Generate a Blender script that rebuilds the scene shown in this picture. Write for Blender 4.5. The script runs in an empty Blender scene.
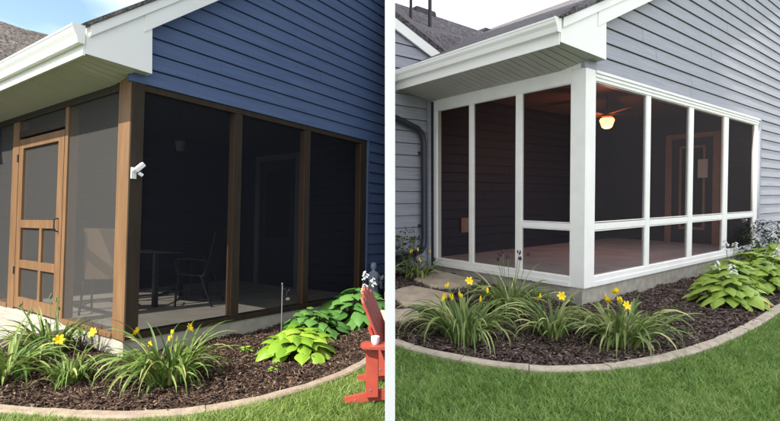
import bpy, bmesh, math, random
import numpy as np
from mathutils import Matrix, Vector
random.seed(7); rng = np.random.default_rng(11)
scene = bpy.context.scene; COL = scene.collection
CAMZ = 1.45
# ------------------------------------------------------------------ the two sites (each a rigid local frame:
# x runs along the gable wall away from the corner post, y into the porch, z up, origin = foot of the corner post)
def rigid(rows, t):
    m = Matrix([list(r) + [0] for r in rows] + [[0, 0, 0, 1]])
    # re-orthonormalise
    q = m.to_3x3().normalized().to_quaternion().normalized()
    return Matrix.Translation(Vector(t)) @ q.to_matrix().to_4x4()
ML = rigid([[0.5747, -0.8182, 0.0136], [0.8177, 0.5749, 0.0309], [-0.0331, -0.0066, 0.9994]], (-2.5412, 4.5665, -1.2329 + CAMZ))
MR = rigid([[0.7901, -0.613, -0.0039], [0.6125, 0.7898, -0.0328], [0.0232, 0.0236, 0.9995]], (2.1943, 5.4736, -0.8759 + CAMZ))
MW = Matrix.Identity(4)
HALF = {'L': ML, 'R': MR, 'W': MW}
PX = 0.034      # the added divider wall occupies |x| < PX
def gzL(x, y): return -0.185 + 0.0 * x
def gzR(x, y): return -0.23 + 0.055 * np.clip(y, 0, 2.6)

# ------------------------------------------------------------------ materials
def mat(name, col, rough=0.6, spec=0.3, metal=0, noise=None, bump=None, emis=None, tone=None, sheen=0):
    """noise=(scale, amount, col2); bump=(scale, strength); tone=[colours] read from attribute 'tone'"""
    m = bpy.data.materials.new(name); m.use_nodes = True
    nt = m.node_tree; N = nt.nodes; Lk = nt.links
    b = N['Principled BSDF']; b.inputs['Roughness'].default_value = rough
    b.inputs['Specular IOR Level'].default_value = spec; b.inputs['Metallic'].default_value = metal
    b.inputs['Base Color'].default_value = (*col, 1)
    tc = N.new('ShaderNodeTexCoord')
    src = None
    if tone:
        at = N.new('ShaderNodeAttribute'); at.attribute_name = 'tone'
        cr = N.new('ShaderNodeValToRGB'); e = cr.color_ramp.elements
        e[0].color = (*tone[0], 1); e[1].color = (*tone[-1], 1)
        for i, c in enumerate(tone[1:-1]):
            k = e.new((i + 1) / (len(tone) - 1)); k.color = (*c, 1)
        Lk.new(at.outputs['Fac'], cr.inputs[0]); src = cr.outputs[0]
    if noise:
        n = N.new('ShaderNodeTexNoise'); n.inputs['Scale'].default_value = noise[0]; n.inputs['Detail'].default_value = 8
        Lk.new(tc.outputs['Object'], n.inputs['Vector'])
        mr = N.new('ShaderNodeMapRange'); mr.inputs[1].default_value = .35; mr.inputs[2].default_value = .65
        mr.inputs[3].default_value = 0; mr.inputs[4].default_value = noise[1]
        Lk.new(n.outputs[0], mr.inputs[0])
        mx = N.new('ShaderNodeMix'); mx.data_type = 'RGBA'
        mx.inputs[6].default_value = (*col, 1); mx.inputs[7].default_value = (*noise[2], 1)
        if src: Lk.new(src, mx.inputs[6])
        Lk.new(mr.outputs[0], mx.inputs[0]); src = mx.outputs[2]
    if src: Lk.new(src, b.inputs['Base Color'])
    if bump:
        n = N.new('ShaderNodeTexNoise'); n.inputs['Scale'].default_value = bump[0]; n.inputs['Detail'].default_value = 6
        Lk.new(tc.outputs['Object'], n.inputs['Vector'])
        bp = N.new('ShaderNodeBump'); bp.inputs['Strength'].default_value = bump[1]; bp.inputs['Distance'].default_value = .01
        Lk.new(n.outputs[0], bp.inputs['Height']); Lk.new(bp.outputs[0], b.inputs['Normal'])
    if emis:
        b.inputs['Emission Color'].default_value = (*emis[0], 1); b.inputs['Emission Strength'].default_value = emis[1]
    return m
def streaky(name, c1, c2, scl, rough=.6, bump=.3, spec=.3, c3=None):
    """wood grain / weather streaks: noise stretched by scl"""
    m = mat(name, c1, rough, spec); nt = m.node_tree; N = nt.nodes; Lk = nt.links; b = N['Principled BSDF']
    tc = N.new('ShaderNodeTexCoord'); mp = N.new('ShaderNodeMapping'); mp.inputs['Scale'].default_value = scl
    Lk.new(tc.outputs['Object'], mp.inputs[0])
    n = N.new('ShaderNodeTexNoise'); n.inputs['Scale'].default_value = 1; n.inputs['Detail'].default_value = 8; n.inputs['Roughness'].default_value = .65
    Lk.new(mp.outputs[0], n.inputs['Vector'])
    cr = N.new('ShaderNodeValToRGB'); e = cr.color_ramp.elements
    e[0].position = .35; e[0].color = (*c1, 1); e[1].position = .68; e[1].color = (*c2, 1)
    if c3: k = e.new(.5); k.color = (*c3, 1)
    Lk.new(n.outputs[0], cr.inputs[0]); Lk.new(cr.outputs[0], b.inputs['Base Color'])
    bp = N.new('ShaderNodeBump'); bp.inputs['Strength'].default_value = bump; bp.inputs['Distance'].default_value = .001
    Lk.new(n.outputs[0], bp.inputs['Height']); Lk.new(bp.outputs[0], b.inputs['Normal'])
    return m
def screen_mat(name, col, fac, rough=.7):
    """insect screen: fibreglass threads with open holes"""
    m = bpy.data.materials.new(name); m.use_nodes = True
    nt = m.node_tree; N = nt.nodes; Lk = nt.links; b = N['Principled BSDF']; out = N['Material Output']
    b.inputs['Base Color'].default_value = (*col, 1); b.inputs['Roughness'].default_value = rough
    b.inputs['Specular IOR Level'].default_value = .2
    t = N.new('ShaderNodeBsdfTransparent'); mx = N.new('ShaderNodeMixShader')
    tc = N.new('ShaderNodeTexCoord'); n = N.new('ShaderNodeTexNoise'); n.inputs['Scale'].default_value = 3; n.inputs['Detail'].default_value = 5
    Lk.new(tc.outputs['Object'], n.inputs['Vector'])
    mr = N.new('ShaderNodeMapRange'); mr.inputs[1].default_value = .3; mr.inputs[2].default_value = .7
    mr.inputs[3].default_value = fac * .99; mr.inputs[4].default_value = min(1, fac * 1.01)
    Lk.new(n.outputs[0], mr.inputs[0]); Lk.new(mr.outputs[0], mx.inputs[0])
    Lk.new(t.outputs[0], mx.inputs[1]); Lk.new(b.outputs[0], mx.inputs[2]); Lk.new(mx.outputs[0], out.inputs['Surface'])
    return m
def shingle_mat(name, c1, c2, cm):
    m = mat(name, c1, .95, .1); nt = m.node_tree; N = nt.nodes; Lk = nt.links; b = N['Principled BSDF']
    tc = N.new('ShaderNodeTexCoord'); sp = N.new('ShaderNodeSeparateXYZ'); Lk.new(tc.outputs['Object'], sp.inputs[0])
    a = N.new('ShaderNodeMath'); a.operation = 'MULTIPLY_ADD'; a.inputs[1].default_value = .75; Lk.new(sp.outputs['Y'], a.inputs[0]); Lk.new(sp.outputs['Z'], a.inputs[2])
    cb = N.new('ShaderNodeCombineXYZ'); Lk.new(sp.outputs['X'], cb.inputs[0]); Lk.new(a.outputs[0], cb.inputs[1])
    br = N.new('ShaderNodeTexBrick'); br.inputs['Scale'].default_value = 1; br.inputs['Brick Width'].default_value = .17
    br.inputs['Row Height'].default_value = .13; br.inputs['Mortar Size'].default_value = .006; br.inputs['Mortar Smooth'].default_value = .8; br.inputs['Bias'].default_value = -.1
    br.inputs['Color1'].default_value = (*c1, 1); br.inputs['Color2'].default_value = (*c2, 1); br.inputs['Mortar'].default_value = (*cm, 1)
    Lk.new(cb.outputs[0], br.inputs['Vector'])
    n = N.new('ShaderNodeTexNoise'); n.inputs['Scale'].default_value = 22; n.inputs['Detail'].default_value = 6; n.inputs['Roughness'].default_value = .8
    Lk.new(tc.outputs['Object'], n.inputs['Vector'])
    mr = N.new('ShaderNodeMapRange'); mr.inputs[1].default_value = .38; mr.inputs[2].default_value = .62; mr.inputs[3].default_value = .35; mr.inputs[4].default_value = 1.7; Lk.new(n.outputs[0], mr.inputs[0])
    mx = N.new('ShaderNodeMix'); mx.data_type = 'RGBA'; mx.blend_type = 'MULTIPLY'; mx.inputs[0].default_value = 1
    Lk.new(br.outputs['Color'], mx.inputs[6]); Lk.new(mr.outputs[0], mx.inputs[7]); Lk.new(mx.outputs[2], b.inputs['Base Color'])
    bp = N.new('ShaderNodeBump'); bp.inputs['Strength'].default_value = .6; bp.inputs['Distance'].default_value = .01
    Lk.new(mx.outputs[2], bp.inputs['Height']); Lk.new(bp.outputs[0], b.inputs['Normal'])
    return m

M = {}
M['sidL'] = streaky('navy_vinyl_siding', (.060, .096, .19), (.088, .132, .245), (1.5, 1.5, 30), .5, .15, .35)
M['sidR'] = streaky('grey_vinyl_siding', (.255, .265, .315), (.34, .35, .40), (1.5, 1.5, 40), .55, .15, .3)
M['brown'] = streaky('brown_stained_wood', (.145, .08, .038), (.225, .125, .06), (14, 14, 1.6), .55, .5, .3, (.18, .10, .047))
M['brown_shade'] = streaky('shaded_brown_wood', (.026, .019, .013), (.044, .032, .022), (14, 14, 1.6), .6, .4, .2)  # darker copy of the brown wood, shade put into its colour
M['white'] = mat('white_vinyl', (.85, .85, .835), .4, .4, noise=(5, .5, (.75, .75, .71)))
M['white_al'] = mat('white_aluminium', (.82, .82, .80), .35, .5, noise=(3, .3, (.74, .74, .71)))
M['soffL'] = mat('cream_soffit', (.52, .51, .43), .5, .3, noise=(4, .4, (.45, .44, .37)))
M['soffR'] = mat('soffit_grey', (.50, .49, .46), .5, .3, noise=(4, .5, (.42, .415, .385)))
M['conc'] = mat('concrete', (.40, .375, .33), .9, .2, noise=(9, .8, (.27, .25, .22)), bump=(60, .5))
M['curbL'] = mat('curb_concrete_dry', (.34, .275, .205), .95, .15, noise=(14, .9, (.25, .20, .155)), bump=(90, .9))
M['concL'] = mat('pale_concrete', (.42, .39, .34), .9, .2, noise=(7, .7, (.31, .29, .25)), bump=(60, .5))
M['curb'] = mat('curb_concrete', (.50, .43, .35), .95, .15, noise=(14, .9, (.35, .30, .25)), bump=(90, .9))
M['stone'] = mat('flagstone', (.50, .42, .32), .95, .15, noise=(8, .9, (.36, .30, .24)), bump=(50, .9))
M['floorL'] = mat('porch_floor_pale', (.44, .41, .36), .85, .2, noise=(3, .7, (.33, .30, .26)))
M['floorR'] = mat('porch_floor_brown', (.60, .585, .60), .7, .3, noise=(2.5, .9, (.46, .445, .455)))
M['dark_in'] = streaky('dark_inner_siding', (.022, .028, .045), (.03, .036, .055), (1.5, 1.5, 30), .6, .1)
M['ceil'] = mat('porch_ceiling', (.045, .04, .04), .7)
M['ceilR'] = mat('porch_ceiling_wood', (.16, .10, .07), .6, noise=(5, .6, (.11, .07, .05)))
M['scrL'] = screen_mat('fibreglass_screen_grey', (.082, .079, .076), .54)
M['scrL_shade'] = screen_mat('fibreglass_screen_shaded', (.006, .007, .012), .58)  # copy of the grey screen with the gable side's shade in its colour
M['scrR'] = screen_mat('solar_screen_black', (.018, .014, .018), .45)
M['dark'] = mat('dark_metal', (.02, .022, .03), .45, .4, 0)
M['pipe'] = mat('navy_downspout', (.018, .022, .04), .35, .5)
M['shL'] = shingle_mat('grey_shingles', (.135, .12, .11), (.09, .08, .075), (.06, .055, .05))
M['shR'] = shingle_mat('dark_shingles', (.13, .12, .13), (.08, .075, .082), (.05, .046, .05))
M['redwood'] = mat('red_painted_wood', (.40, .07, .045), .45, .4, noise=(12, .6, (.30, .05, .032)), bump=(120, .15))
M['plastic'] = mat('white_plastic', (.8, .8, .8), .35)
M['statue'] = mat('weathered_stone', (.30, .34, .40), .9, .2, noise=(20, .8, (.18, .21, .26)), bump=(60, .5))
M['tan'] = mat('tan_sling_fabric', (.42, .30, .20), .85)
M['glass'] = mat('dark_glass', (.02, .02, .022), .08, .5)
M['trimB'] = mat('varnished_door_trim', (.42, .26, .19), .5, noise=(6, .4, (.32, .19, .13)))
M['trimG'] = mat('pale_door_trim', (.16, .17, .19), .6)
M['soil'] = mat('soil', (.045, .032, .024), .95, .1, noise=(30, .9, (.025, .018, .014)), bump=(60, 1))
M['soilR'] = mat('soil_dark', (.036, .026, .026), .95, .1, noise=(30, .9, (.02, .014, .014)), bump=(60, 1))
M['barkL'] = mat('shredded_bark', (.1, .06, .04), .9, .15, tone=[(.022, .014, .010), (.065, .041, .03), (.12, .078, .056), (.32, .24, .19)])
M['barkR'] = mat('shredded_bark_dark', (.1, .06, .04), .85, .25, tone=[(.03, .02, .017), (.09, .062, .052), (.16, .115, .10), (.42, .36, .32)])
M['turf'] = mat('turf_ground', (.07, .11, .03), .95, .1, noise=(20, .9, (.05, .07, .025)), bump=(50, .8))
def leaf(name, tone, rough=.5, trans=.25):
    m = mat(name, tone[0], rough, .3, tone=tone)
    nt = m.node_tree; N = nt.nodes; Lk = nt.links; b = N['Principled BSDF']; out = N['Material Output']
    tr = N.new('ShaderNodeBsdfTranslucent'); mx = N.new('ShaderNodeMixShader'); mx.inputs[0].default_value = trans
    s = b.inputs['Base Color'].links[0].from_socket; Lk.new(s, tr.inputs[0])
    Lk.new(b.outputs[0], mx.inputs[1]); Lk.new(tr.outputs[0], mx.inputs[2]); Lk.new(mx.outputs[0], out.inputs['Surface'])
    return m
M['grassL'] = leaf('grass_blades_sunlit', [(.085, .15, .028), (.15, .245, .045), (.22, .315, .07), (.40, .39, .17)])
M['grassR'] = leaf('grass_blades', [(.09, .165, .04), (.165, .29, .062), (.25, .39, .095), (.40, .43, .20)])
M['lilyL'] = leaf('daylily_leaf', [(.05, .10, .022), (.10, .175, .035), (.19, .27, .06), (.42, .40, .16)])
M['lilyR'] = leaf('daylily_leaf_grey', [(.075, .13, .04), (.15, .22, .065), (.30, .37, .12), (.58, .56, .28)])
M['hostaL'] = leaf('hosta_leaf_chartreuse', [(.09, .20, .015), (.17, .31, .025), (.26, .41, .04), (.38, .50, .09)], .4)
M['hostaD'] = leaf('hosta_leaf_green', [(.04, .12, .025), (.075, .19, .04), (.11, .25, .055), (.16, .31, .08)], .4)
M['hostaR'] = leaf('hosta_leaf_lime', [(.15, .25, .035), (.24, .37, .055), (.34, .48, .08), (.46, .56, .14)], .4)
M['dleaf'] = leaf('dark_shrub_leaf', [(.01, .022, .012), (.02, .04, .018), (.04, .07, .03)], .5)
M['spiky'] = leaf('bronze_spiky_leaf', [(.05, .045, .04), (.09, .08, .065), (.12, .10, .085)], .5)
M['petal'] = mat('yellow_petals', (.85, .60, .02), .5, .2)
M['petalw'] = mat('pale_flower', (.70, .70, .72), .6, .2)
M['petald'] = mat('dark_bud', (.06, .03, .05), .6, .2)
M['orange'] = mat('yellowed_leaf', (.80, .32, .05), .5)
M['stemm'] = mat('green_stem', (.12, .18, .05), .6)
M['post'] = mat('added_post_white', (.9, .9, .9), .5, .3)
M['pwall'] = mat('added_divider_grey', (.24, .27, .33), .8, .2, noise=(2, .5, (.20, .23, .28)))
M['blk'] = mat('sun_blocker_pale', (.55, .53, .50), .9, .1, noise=(2, .4, (.48, .46, .44)))
M['lampg'] = mat('lit_frosted_glass', (1, .8, .5), .5, emis=((1, .36, .09), 5.5))
M['blade'] = mat('fan_blade_wood', (.30, .12, .05), .5)
M['win_white'] = mat('pale_window_white', (.8, .78, .72), .6)

# ------------------------------------------------------------------ object plumbing
ORG = {}; HF = {}
def tag(o, label, cat, group=None, kind=None):
    if label: o['label'] = label
    if cat: o['category'] = cat
    if group: o['group'] = group
    if kind: o['kind'] = kind
def thing(name, label, cat, half, loc, group=None):
    o = bpy.data.objects.new(name, None); COL.objects.link(o); o.empty_display_size = .1
    o.matrix_world = HALF[half] @ Matrix.Translation(Vector(loc))
    ORG[o.name] = Vector(loc); HF[o.name] = half; tag(o, label, cat, group); return o
def link_mesh(name, me, material, parent, half, org):
    o = bpy.data.objects.new(name, me); COL.objects.link(o)
    if material: me.materials.append(material)
    if parent is not None:
        o.parent = parent; ORG[o.name] = ORG[parent.name]; HF[o.name] = HF[parent.name]
    else:
        o.matrix_world = HALF[half] @ Matrix.Translation(Vector(org)); ORG[o.name] = Vector(org); HF[o.name] = half
    return o
class MB:
    def __init__(s): s.v = []; s.f = []; s.tone = []; s.sm = False
    def add(s, vs, fs, tone=0.5):
        b = len(s.v); s.v += [tuple(p) for p in vs]; s.f += [tuple(i + b for i in f) for f in fs]; s.tone += [tone] * len(vs)
        return s
    def box(s, x0, x1, y0, y1, z0, z1):
        vs = [(x, y, z) for z in (z0, z1) for y in (y0, y1) for x in (x0, x1)]
        return s.add(vs, [(0, 2, 3, 1), (4, 5, 7, 6), (0, 1, 5, 4), (2, 6, 7, 3), (0, 4, 6, 2), (1, 3, 7, 5)])
    def bar(s, a, b, w, h, up=(0, 0, 1)):
        a = Vector(a); b = Vector(b); d = (b - a).normalized(); u = Vector(up)
        r = d.cross(u).normalized(); u = r.cross(d).normalized()
        vs = [p + r * sx * w / 2 + u * sz * h / 2 for p in (a, b) for sz in (-1, 1) for sx in (-1, 1)]
        return s.add(vs, [(0, 1, 3, 2), (4, 6, 7, 5), (0, 4, 5, 1), (2, 3, 7, 6), (0, 2, 6, 4), (1, 5, 7, 3)])
    def prism(s, poly, fn, a, b):
        """poly of 2d points; fn(u, v, w) -> xyz"""
        n = len(poly); vs = [fn(u, v, a) for u, v in poly] + [fn(u, v, b) for u, v in poly]
        fs = [tuple(range(n)), tuple(range(2 * n - 1, n - 1, -1))] + [(i, i + n, (i + 1) % n + n, (i + 1) % n) for i in range(n)]
        return s.add(vs, fs)
    def tube(s, pts, r, n=8, caps=True):
        pts = [Vector(p) for p in pts]; rr = r if isinstance(r, (list, tuple)) else [r] * len(pts)
        vs = []; prev = None
        for i, p in enumerate(pts):
            d = (pts[min(i + 1, len(pts) - 1)] - pts[max(i - 1, 0)]).normalized()
            if prev is None:
                u = Vector((0, 0, 1)) if abs(d.z) < .9 else Vector((1, 0, 0))
                prev = (u - d * u.dot(d)).normalized()
            else: prev = (prev - d * prev.dot(d)).normalized()
            q = d.cross(prev)
            vs += [p + (prev * math.cos(6.2832 * k / n) + q * math.sin(6.2832 * k / n)) * rr[i] for k in range(n)]
        fs = [(i * n + k, i * n + (k + 1) % n, (i + 1) * n + (k + 1) % n, (i + 1) * n + k) for i in range(len(pts) - 1) for k in range(n)]
        if caps: fs += [tuple(range(n - 1, -1, -1)), tuple((len(pts) - 1) * n + k for k in range(n))]
        return s.add(vs, fs)
    def lathe(s, prof, c, n=16, sx=1, sy=1):
        vs = [(c[0] + r * sx * math.cos(6.2832 * k / n), c[1] + r * sy * math.sin(6.2832 * k / n), c[2] + z) for r, z in prof for k in range(n)]
        fs = [(i * n + k, i * n + (k + 1) % n, (i + 1) * n + (k + 1) % n, (i + 1) * n + k) for i in range(len(prof) - 1) for k in range(n)]
        fs += [tuple(range(n - 1, -1, -1)), tuple((len(prof) - 1) * n + k for k in range(n))]
        return s.add(vs, fs)
    def build(s, name, material, parent=None, half='W', org=(0, 0, 0), bevel=0, smooth=False, clip=None):
        if parent is not None: org = ORG[parent.name]; half = HF[parent.name]
        o3 = Vector(org)
        me = bpy.data.meshes.new(name); me.from_pydata([Vector(v) - o3 for v in s.v], [], s.f); me.update()
        at = me.attributes.new('tone', 'FLOAT', 'POINT'); at.data.foreach_set('value', s.tone)
        if clip or bevel or not s.sm:
            bm = bmesh.new(); bm.from_mesh(me)
            if clip:
                inv = (HALF[half] @ Matrix.Translation(o3)).inverted()
                co = inv @ Vector((clip * PX, 0, 0)); no = inv.to_3x3() @ Vector((clip, 0, 0))
                g = bm.verts[:] + bm.edges[:] + bm.faces[:]
                r = bmesh.ops.bisect_plane(bm, geom=g, plane_co=co, plane_no=no, clear_inner=True)
                ed = [e for e in r['geom_cut'] if isinstance(e, bmesh.types.BMEdge)]
                if ed and clip: bmesh.ops.holes_fill(bm, edges=ed)
            if bevel:
                es = [e for e in bm.edges if len(e.link_faces) == 2 and e.calc_face_angle(0) > .5]
                bmesh.ops.bevel(bm, geom=es, offset=bevel, segments=2, profile=.7, affect='EDGES', clamp_overlap=True)
            if not s.sm: bmesh.ops.recalc_face_normals(bm, faces=bm.faces)
            bm.to_mesh(me); bm.free()
        if smooth:
            me.polygons.foreach_set('use_smooth', [True] * len(me.polygons))
            if smooth != 'full':
                me.set_sharp_from_angle(angle=math.radians(smooth if isinstance(smooth, (int, float)) and smooth > 1 else 40))
        return link_mesh(name, me, material, parent, half, org)
def np_mesh(name, verts, quads, tone, material, half='W', parent=None, org=(0, 0, 0), smooth=False):
    """verts (n,3), quads (m,4) as numpy arrays"""
    if parent is not None: org = ORG[parent.name]; half = HF[parent.name]
    me = bpy.data.meshes.new(name); v = np.asarray(verts, dtype=np.float32) - np.array(org, dtype=np.float32); q = np.asarray(quads, dtype=np.int32)
    me.vertices.add(len(v)); me.vertices.foreach_set('co', v.ravel())
    me.loops.add(q.size); me.loops.foreach_set('vertex_index', q.ravel())
    me.polygons.add(len(q)); me.polygons.foreach_set('loop_start', np.arange(0, q.size, q.shape[1], dtype=np.int32))
    if smooth: me.polygons.foreach_set('use_smooth', np.ones(len(q), dtype=bool))
    me.update(calc_edges=True)
    at = me.attributes.new('tone', 'FLOAT', 'POINT'); at.data.foreach_set('value', np.asarray(tone, dtype=np.float32))
    return link_mesh(name, me, material, parent, half, org)
def to_world(half, p):
    m = np.array(HALF[half]); p = np.asarray(p, float); return p @ m[:3, :3].T + m[:3, 3]
def side_ok(half, p, marg=0.0):
    w = to_world(half, p); return (w[:, 0] < -PX - marg) if half == 'L' else (w[:, 0] > PX + marg)
def inpoly(x, y, poly):
    x = np.asarray(x); y = np.asarray(y); r = np.zeros(x.shape, bool); n = len(poly); j = n - 1
    for i in range(n):
        xi, yi = poly[i]; xj, yj = poly[j]
        c = ((yi > y) != (yj > y)) & (x < (xj - xi) * (y - yi) / (yj - yi + 1e-12) + xi); r ^= c; j = i
    return r
def smoothline(pts, n=8):
    out = []
    P = [pts[0]] + list(pts) + [pts[-1]]
    for i in range(1, len(P) - 2):
        for k in range(n):
            t = k / n; a, b, c, d = (np.array(P[i + j]) for j in (-1, 0, 1, 2))
            out.append(.5 * ((2 * b) + (-a + c) * t + (2 * a - 5 * b + 4 * c - d) * t * t + (-a + 3 * b - 3 * c + d) * t ** 3))
    out.append(np.array(P[-2])); return [tuple(p) for p in out]

# ------------------------------------------------------------------ siding
def siding(mb, lims, z0, z1, e, fn, out=.02):
    """lims(zb) -> list of (u0, u1) spans for the course whose bottom is zb; fn(u, o, z) -> xyz (o = outward)"""
    z = z0
    while z < z1 - 1e-4:
        t = min(z + e, z1); g = t - .012
        spans = []
        for (u0, u1) in lims(z, t):
            cuts = [u0]; c = u0 + random.uniform(.6, 3.6)
            while c < u1 - .4: cuts.append(c); c += random.uniform(2.2, 3.7)
            cuts.append(u1); spans += [(cuts[k] - (.02 if k else 0), cuts[k + 1], out + .0022 * (k % 2), z - .0015 * (k % 2)) for k in range(len(cuts) - 1)]
        for (u0, u1, out_, zb_) in spans:
            prof = [(out_, zb_), (out_ - .016, g), (-.02, g), (-.02, t), (-.03, t), (-.03, zb_)]
            n = len(prof); vs = [fn(u, o, zz) for u in (u0, u1) for o, zz in prof]
            mb.add(vs, [tuple(range(n)), tuple(range(2 * n - 1, n - 1, -1))] + [(i, i + n, (i + 1) % n + n, (i + 1) % n) for i in range(n)])
        z = t
# ------------------------------------------------------------------ HOUSES
def common_roof(h, rk0, slope, ridge_x, x_end, ylen, mshingle, half_clip, fascia_poly, rake_w=.27, eave_x=-.5, D=.12):
    """porch roof: rk0 = z of the rake's lower edge at x=0"""
    zl = lambda x: rk0 + slope * x if x < ridge_x else rk0 + slope * (2 * ridge_x - x)
    # roof slab
    mb = MB()
    top = rake_w + .022
    pr = [(eave_x, zl(eave_x) + top - .018), (ridge_x, zl(ridge_x) + top - .018), (x_end, zl(x_end) + top - .018),
          (x_end, zl(x_end) + top), (ridge_x, zl(ridge_x) + top), (eave_x - .03, zl(eave_x) + top)]
    mb.prism(pr, lambda u, v, w: (u, w, v), -D - .045, ylen)
    mb.build('roof', mshingle, h, clip=half_clip)
    # rake board
    mb = MB(); c = slope
    mb.prism([(.05, zl(.05)), (ridge_x, zl(ridge_x)), (x_end, zl(x_end)), (x_end, zl(x_end) + rake_w - .1), (ridge_x, zl(ridge_x) + rake_w - .1), (.05, zl(.05) + rake_w - .1)],
             lambda u, v, w: (u, w, v), -D - .012, 0.01)
    mb.build('rake_board', M['white_al'], h, clip=half_clip, bevel=.004)
    mb = MB()
    mb.prism([(eave_x + .03, zl(eave_x + .03) + rake_w - .1), (ridge_x, zl(ridge_x) + rake_w - .1), (x_end, zl(x_end) + rake_w - .1),
              (x_end, zl(x_end) + rake_w), (ridge_x, zl(ridge_x) + rake_w), (eave_x + .03, zl(eave_x + .03) + rake_w)],
             lambda u, v, w: (u, w, v), -D - .028, -.01)
    mb.build('rake_trim', M['white_al'], h, clip=half_clip, bevel=.004)
    # pork-chop eave return
    mb = MB(); mb.prism(fascia_poly, lambda u, v, w: (u, w, v), -D - .004, .0)
    mb.build('eave_return', M['white_al'], h, bevel=.003)
    return zl
def gutter(h, x0, xo, z_bot, z_top, y0, y1, clip):
    """K-style gutter along y; x0 = fascia face, xo = outer lip (more negative)"""
    w = x0 - xo
    pr = [(x0, z_bot), (xo + w * .45, z_bot), (xo + w * .30, z_bot + (z_top - z_bot) * .38), (xo + w * .05, z_bot + (z_top - z_bot) * .62),
          (xo, z_top - .022), (xo - .006, z_top - .018), (xo - .006, z_top), (xo + .012, z_top), (xo + .012, z_top - .012),
          (x0 - .01, z_top - .03)]
    mb = MB(); mb.prism(pr, lambda u, v, w_: (u, w_, v), y0, y1)
    # end cap
    mb.prism([(x0 + .004, z_bot - .004), (xo + w * .42, z_bot - .004), (xo + w * .27, z_bot + (z_top - z_bot) * .38), (xo - .012, z_top - .02), (xo - .012, z_top + .004), (x0 + .004, z_top + .004)],
             lambda u, v, w_: (u, w_, v), y0 - .006, y0)
    mb.build('gutter', M['white_al'], h, clip=clip)
def soffit(h, xo, xi, y0, y1, zo, zi0, m, clip, ze=2.59, pitch=.10):
    mb = MB(); y = y0; zf = lambda y: zi0 + (ze - zi0) * min(1, max(0, (.30 - y) / .42))
    while y < y1:
        t = min(y + pitch, y1); g = t - .012
        def strip(a, b, da, db): mb.add([(xo, a, zo + da), (xi, a, zf(a) + da), (xi, b, zf(b) + db), (xo, b, zo + db)], [(0, 1, 2, 3)])
        strip(y, g, 0, 0); strip(g, g + .0005, 0, .012); strip(g + .0005, t - .0005, .012, .012); strip(t - .0005, t, .012, 0)
        c = (y + t) / 2; strip(c - .004, c + .004, -.003, -.003)
        y = t
    mb.build('soffit', m, h, clip=clip)

# ---------- LEFT HOUSE (blue, brown screen porch)
HL = thing('house', 'blue sided house with brown framed screen porch on the left', 'house', 'L', (0, 0, 0))
fx = lambda u, o, z: (u, -o, z)             # gable wall plane y=0, outward = -y
E_L = .165
rzL = lambda x: 2.93 + .785 * x
def limsL(z, t):
    out = []
    if z >= 2.499:
        x0 = max(-.02, (z - 2.93) / .785); out.append((x0, 4.9))
    else: out.append((3.726, 4.9))
    return out
mb = MB(); siding(mb, limsL, 2.5 - 17 * E_L + .0, 2.5, E_L, fx); siding(mb, limsL, 2.502, 6.4, E_L, fx)
mb.build('siding_wall', M['sidL'], HL, clip=-1)
mb = MB(); mb.box(3.722, 3.75, -.03, .02, 0, 2.5); mb.build('corner_trim', M['sidL'], HL)
# foundation + floor
mb = MB(); mb.box(.004, 3.72, .004, .2, -.45, 0); mb.box(.003, .2, .2, 4.4, -.45, 0)
mb.build('foundation', M['concL'], HL)
mb = MB(); mb.box(.2, 3.95, .2, 3.65, -.1, -.002); mb.build('porch_floor', M['floorL'], HL)
mb = MB()
siding(mb, lambda z, t: [(0, 3.96)], 0, 2.75, .15, lambda u, o, z: (u, 3.6 - o, z), .012)
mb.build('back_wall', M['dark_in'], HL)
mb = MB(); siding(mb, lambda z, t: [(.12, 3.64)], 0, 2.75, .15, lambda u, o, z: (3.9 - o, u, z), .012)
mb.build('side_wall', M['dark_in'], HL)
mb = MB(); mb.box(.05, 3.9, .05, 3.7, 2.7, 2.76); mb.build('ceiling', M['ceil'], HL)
# posts and rails
mb = MB(); mb.box(0, .125, -.006, .225, 0, 2.59); mb.build('corner_post', M['brown'], HL, bevel=.006)
for (a, b) in ((1.215, 1.314), (2.36, 2.456), (3.575, 3.722)):
    po_ = MB().box(a, b, .012, .11, .062, 2.434).build('post', M['brown'], HL, bevel=.004); MB().box(a - .001, b + .001, 0, .0118, .062, 2.434).build('shade_face_board', M['brown_shade'], po_, bevel=.002)  # dark front board paints the shade on the post's gable face
for (a, b) in ((1.375, 1.455), (2.86, 3.075)):
    mb = MB(); mb.box(0, .11, a, b, 0, 2.44); mb.build('post', M['brown'], HL, bevel=.004)
MB().box(.004, .128, -.024, -.0065, .0, 2.5).build('shade_corner_board', M['brown_shade'], HL, bevel=.003)  # added dark board paints the shaded face of the corner post
mb = MB(); mb.box(.125, 3.722, -.004, .11, 2.435, 2.5); mb.build('header', M['brown_shade'], HL, bevel=.004)  # gable side shade painted into the header colour
mb = MB(); mb.box(-.004, .11, .225, 4.3, 2.435, 2.60); mb.box(.002, .10, 1.455, 2.86, 2.22, 2.30); mb.build('header', M['brown_shade'], HL, bevel=.004)  # eave shade painted into the header colour
mb = MB(); mb.box(.125, 3.722, -.012, .13, 0, .06); mb.build('sill', M['brown_shade'], HL, bevel=.006)  # gable side shade painted into the sill colour
MB().box(-.012, .13, .225, 1.375, 0, .05).build('sill', M['brown'], HL, bevel=.006); MB().box(-.012, .13, 3.075, 4.3, 0, .05).build('sill', M['brown'], HL, bevel=.006)
def quad(p): return MB().add(p, [(0, 1, 2, 3)])
for (a, b) in ((.125, 1.215), (1.314, 2.36), (2.456, 3.575)):
    quad([(a, .018, .06), (b, .018, .06), (b, .018, 2.435), (a, .018, 2.435)]).build('screen', M['scrL_shade'], HL)
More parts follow.
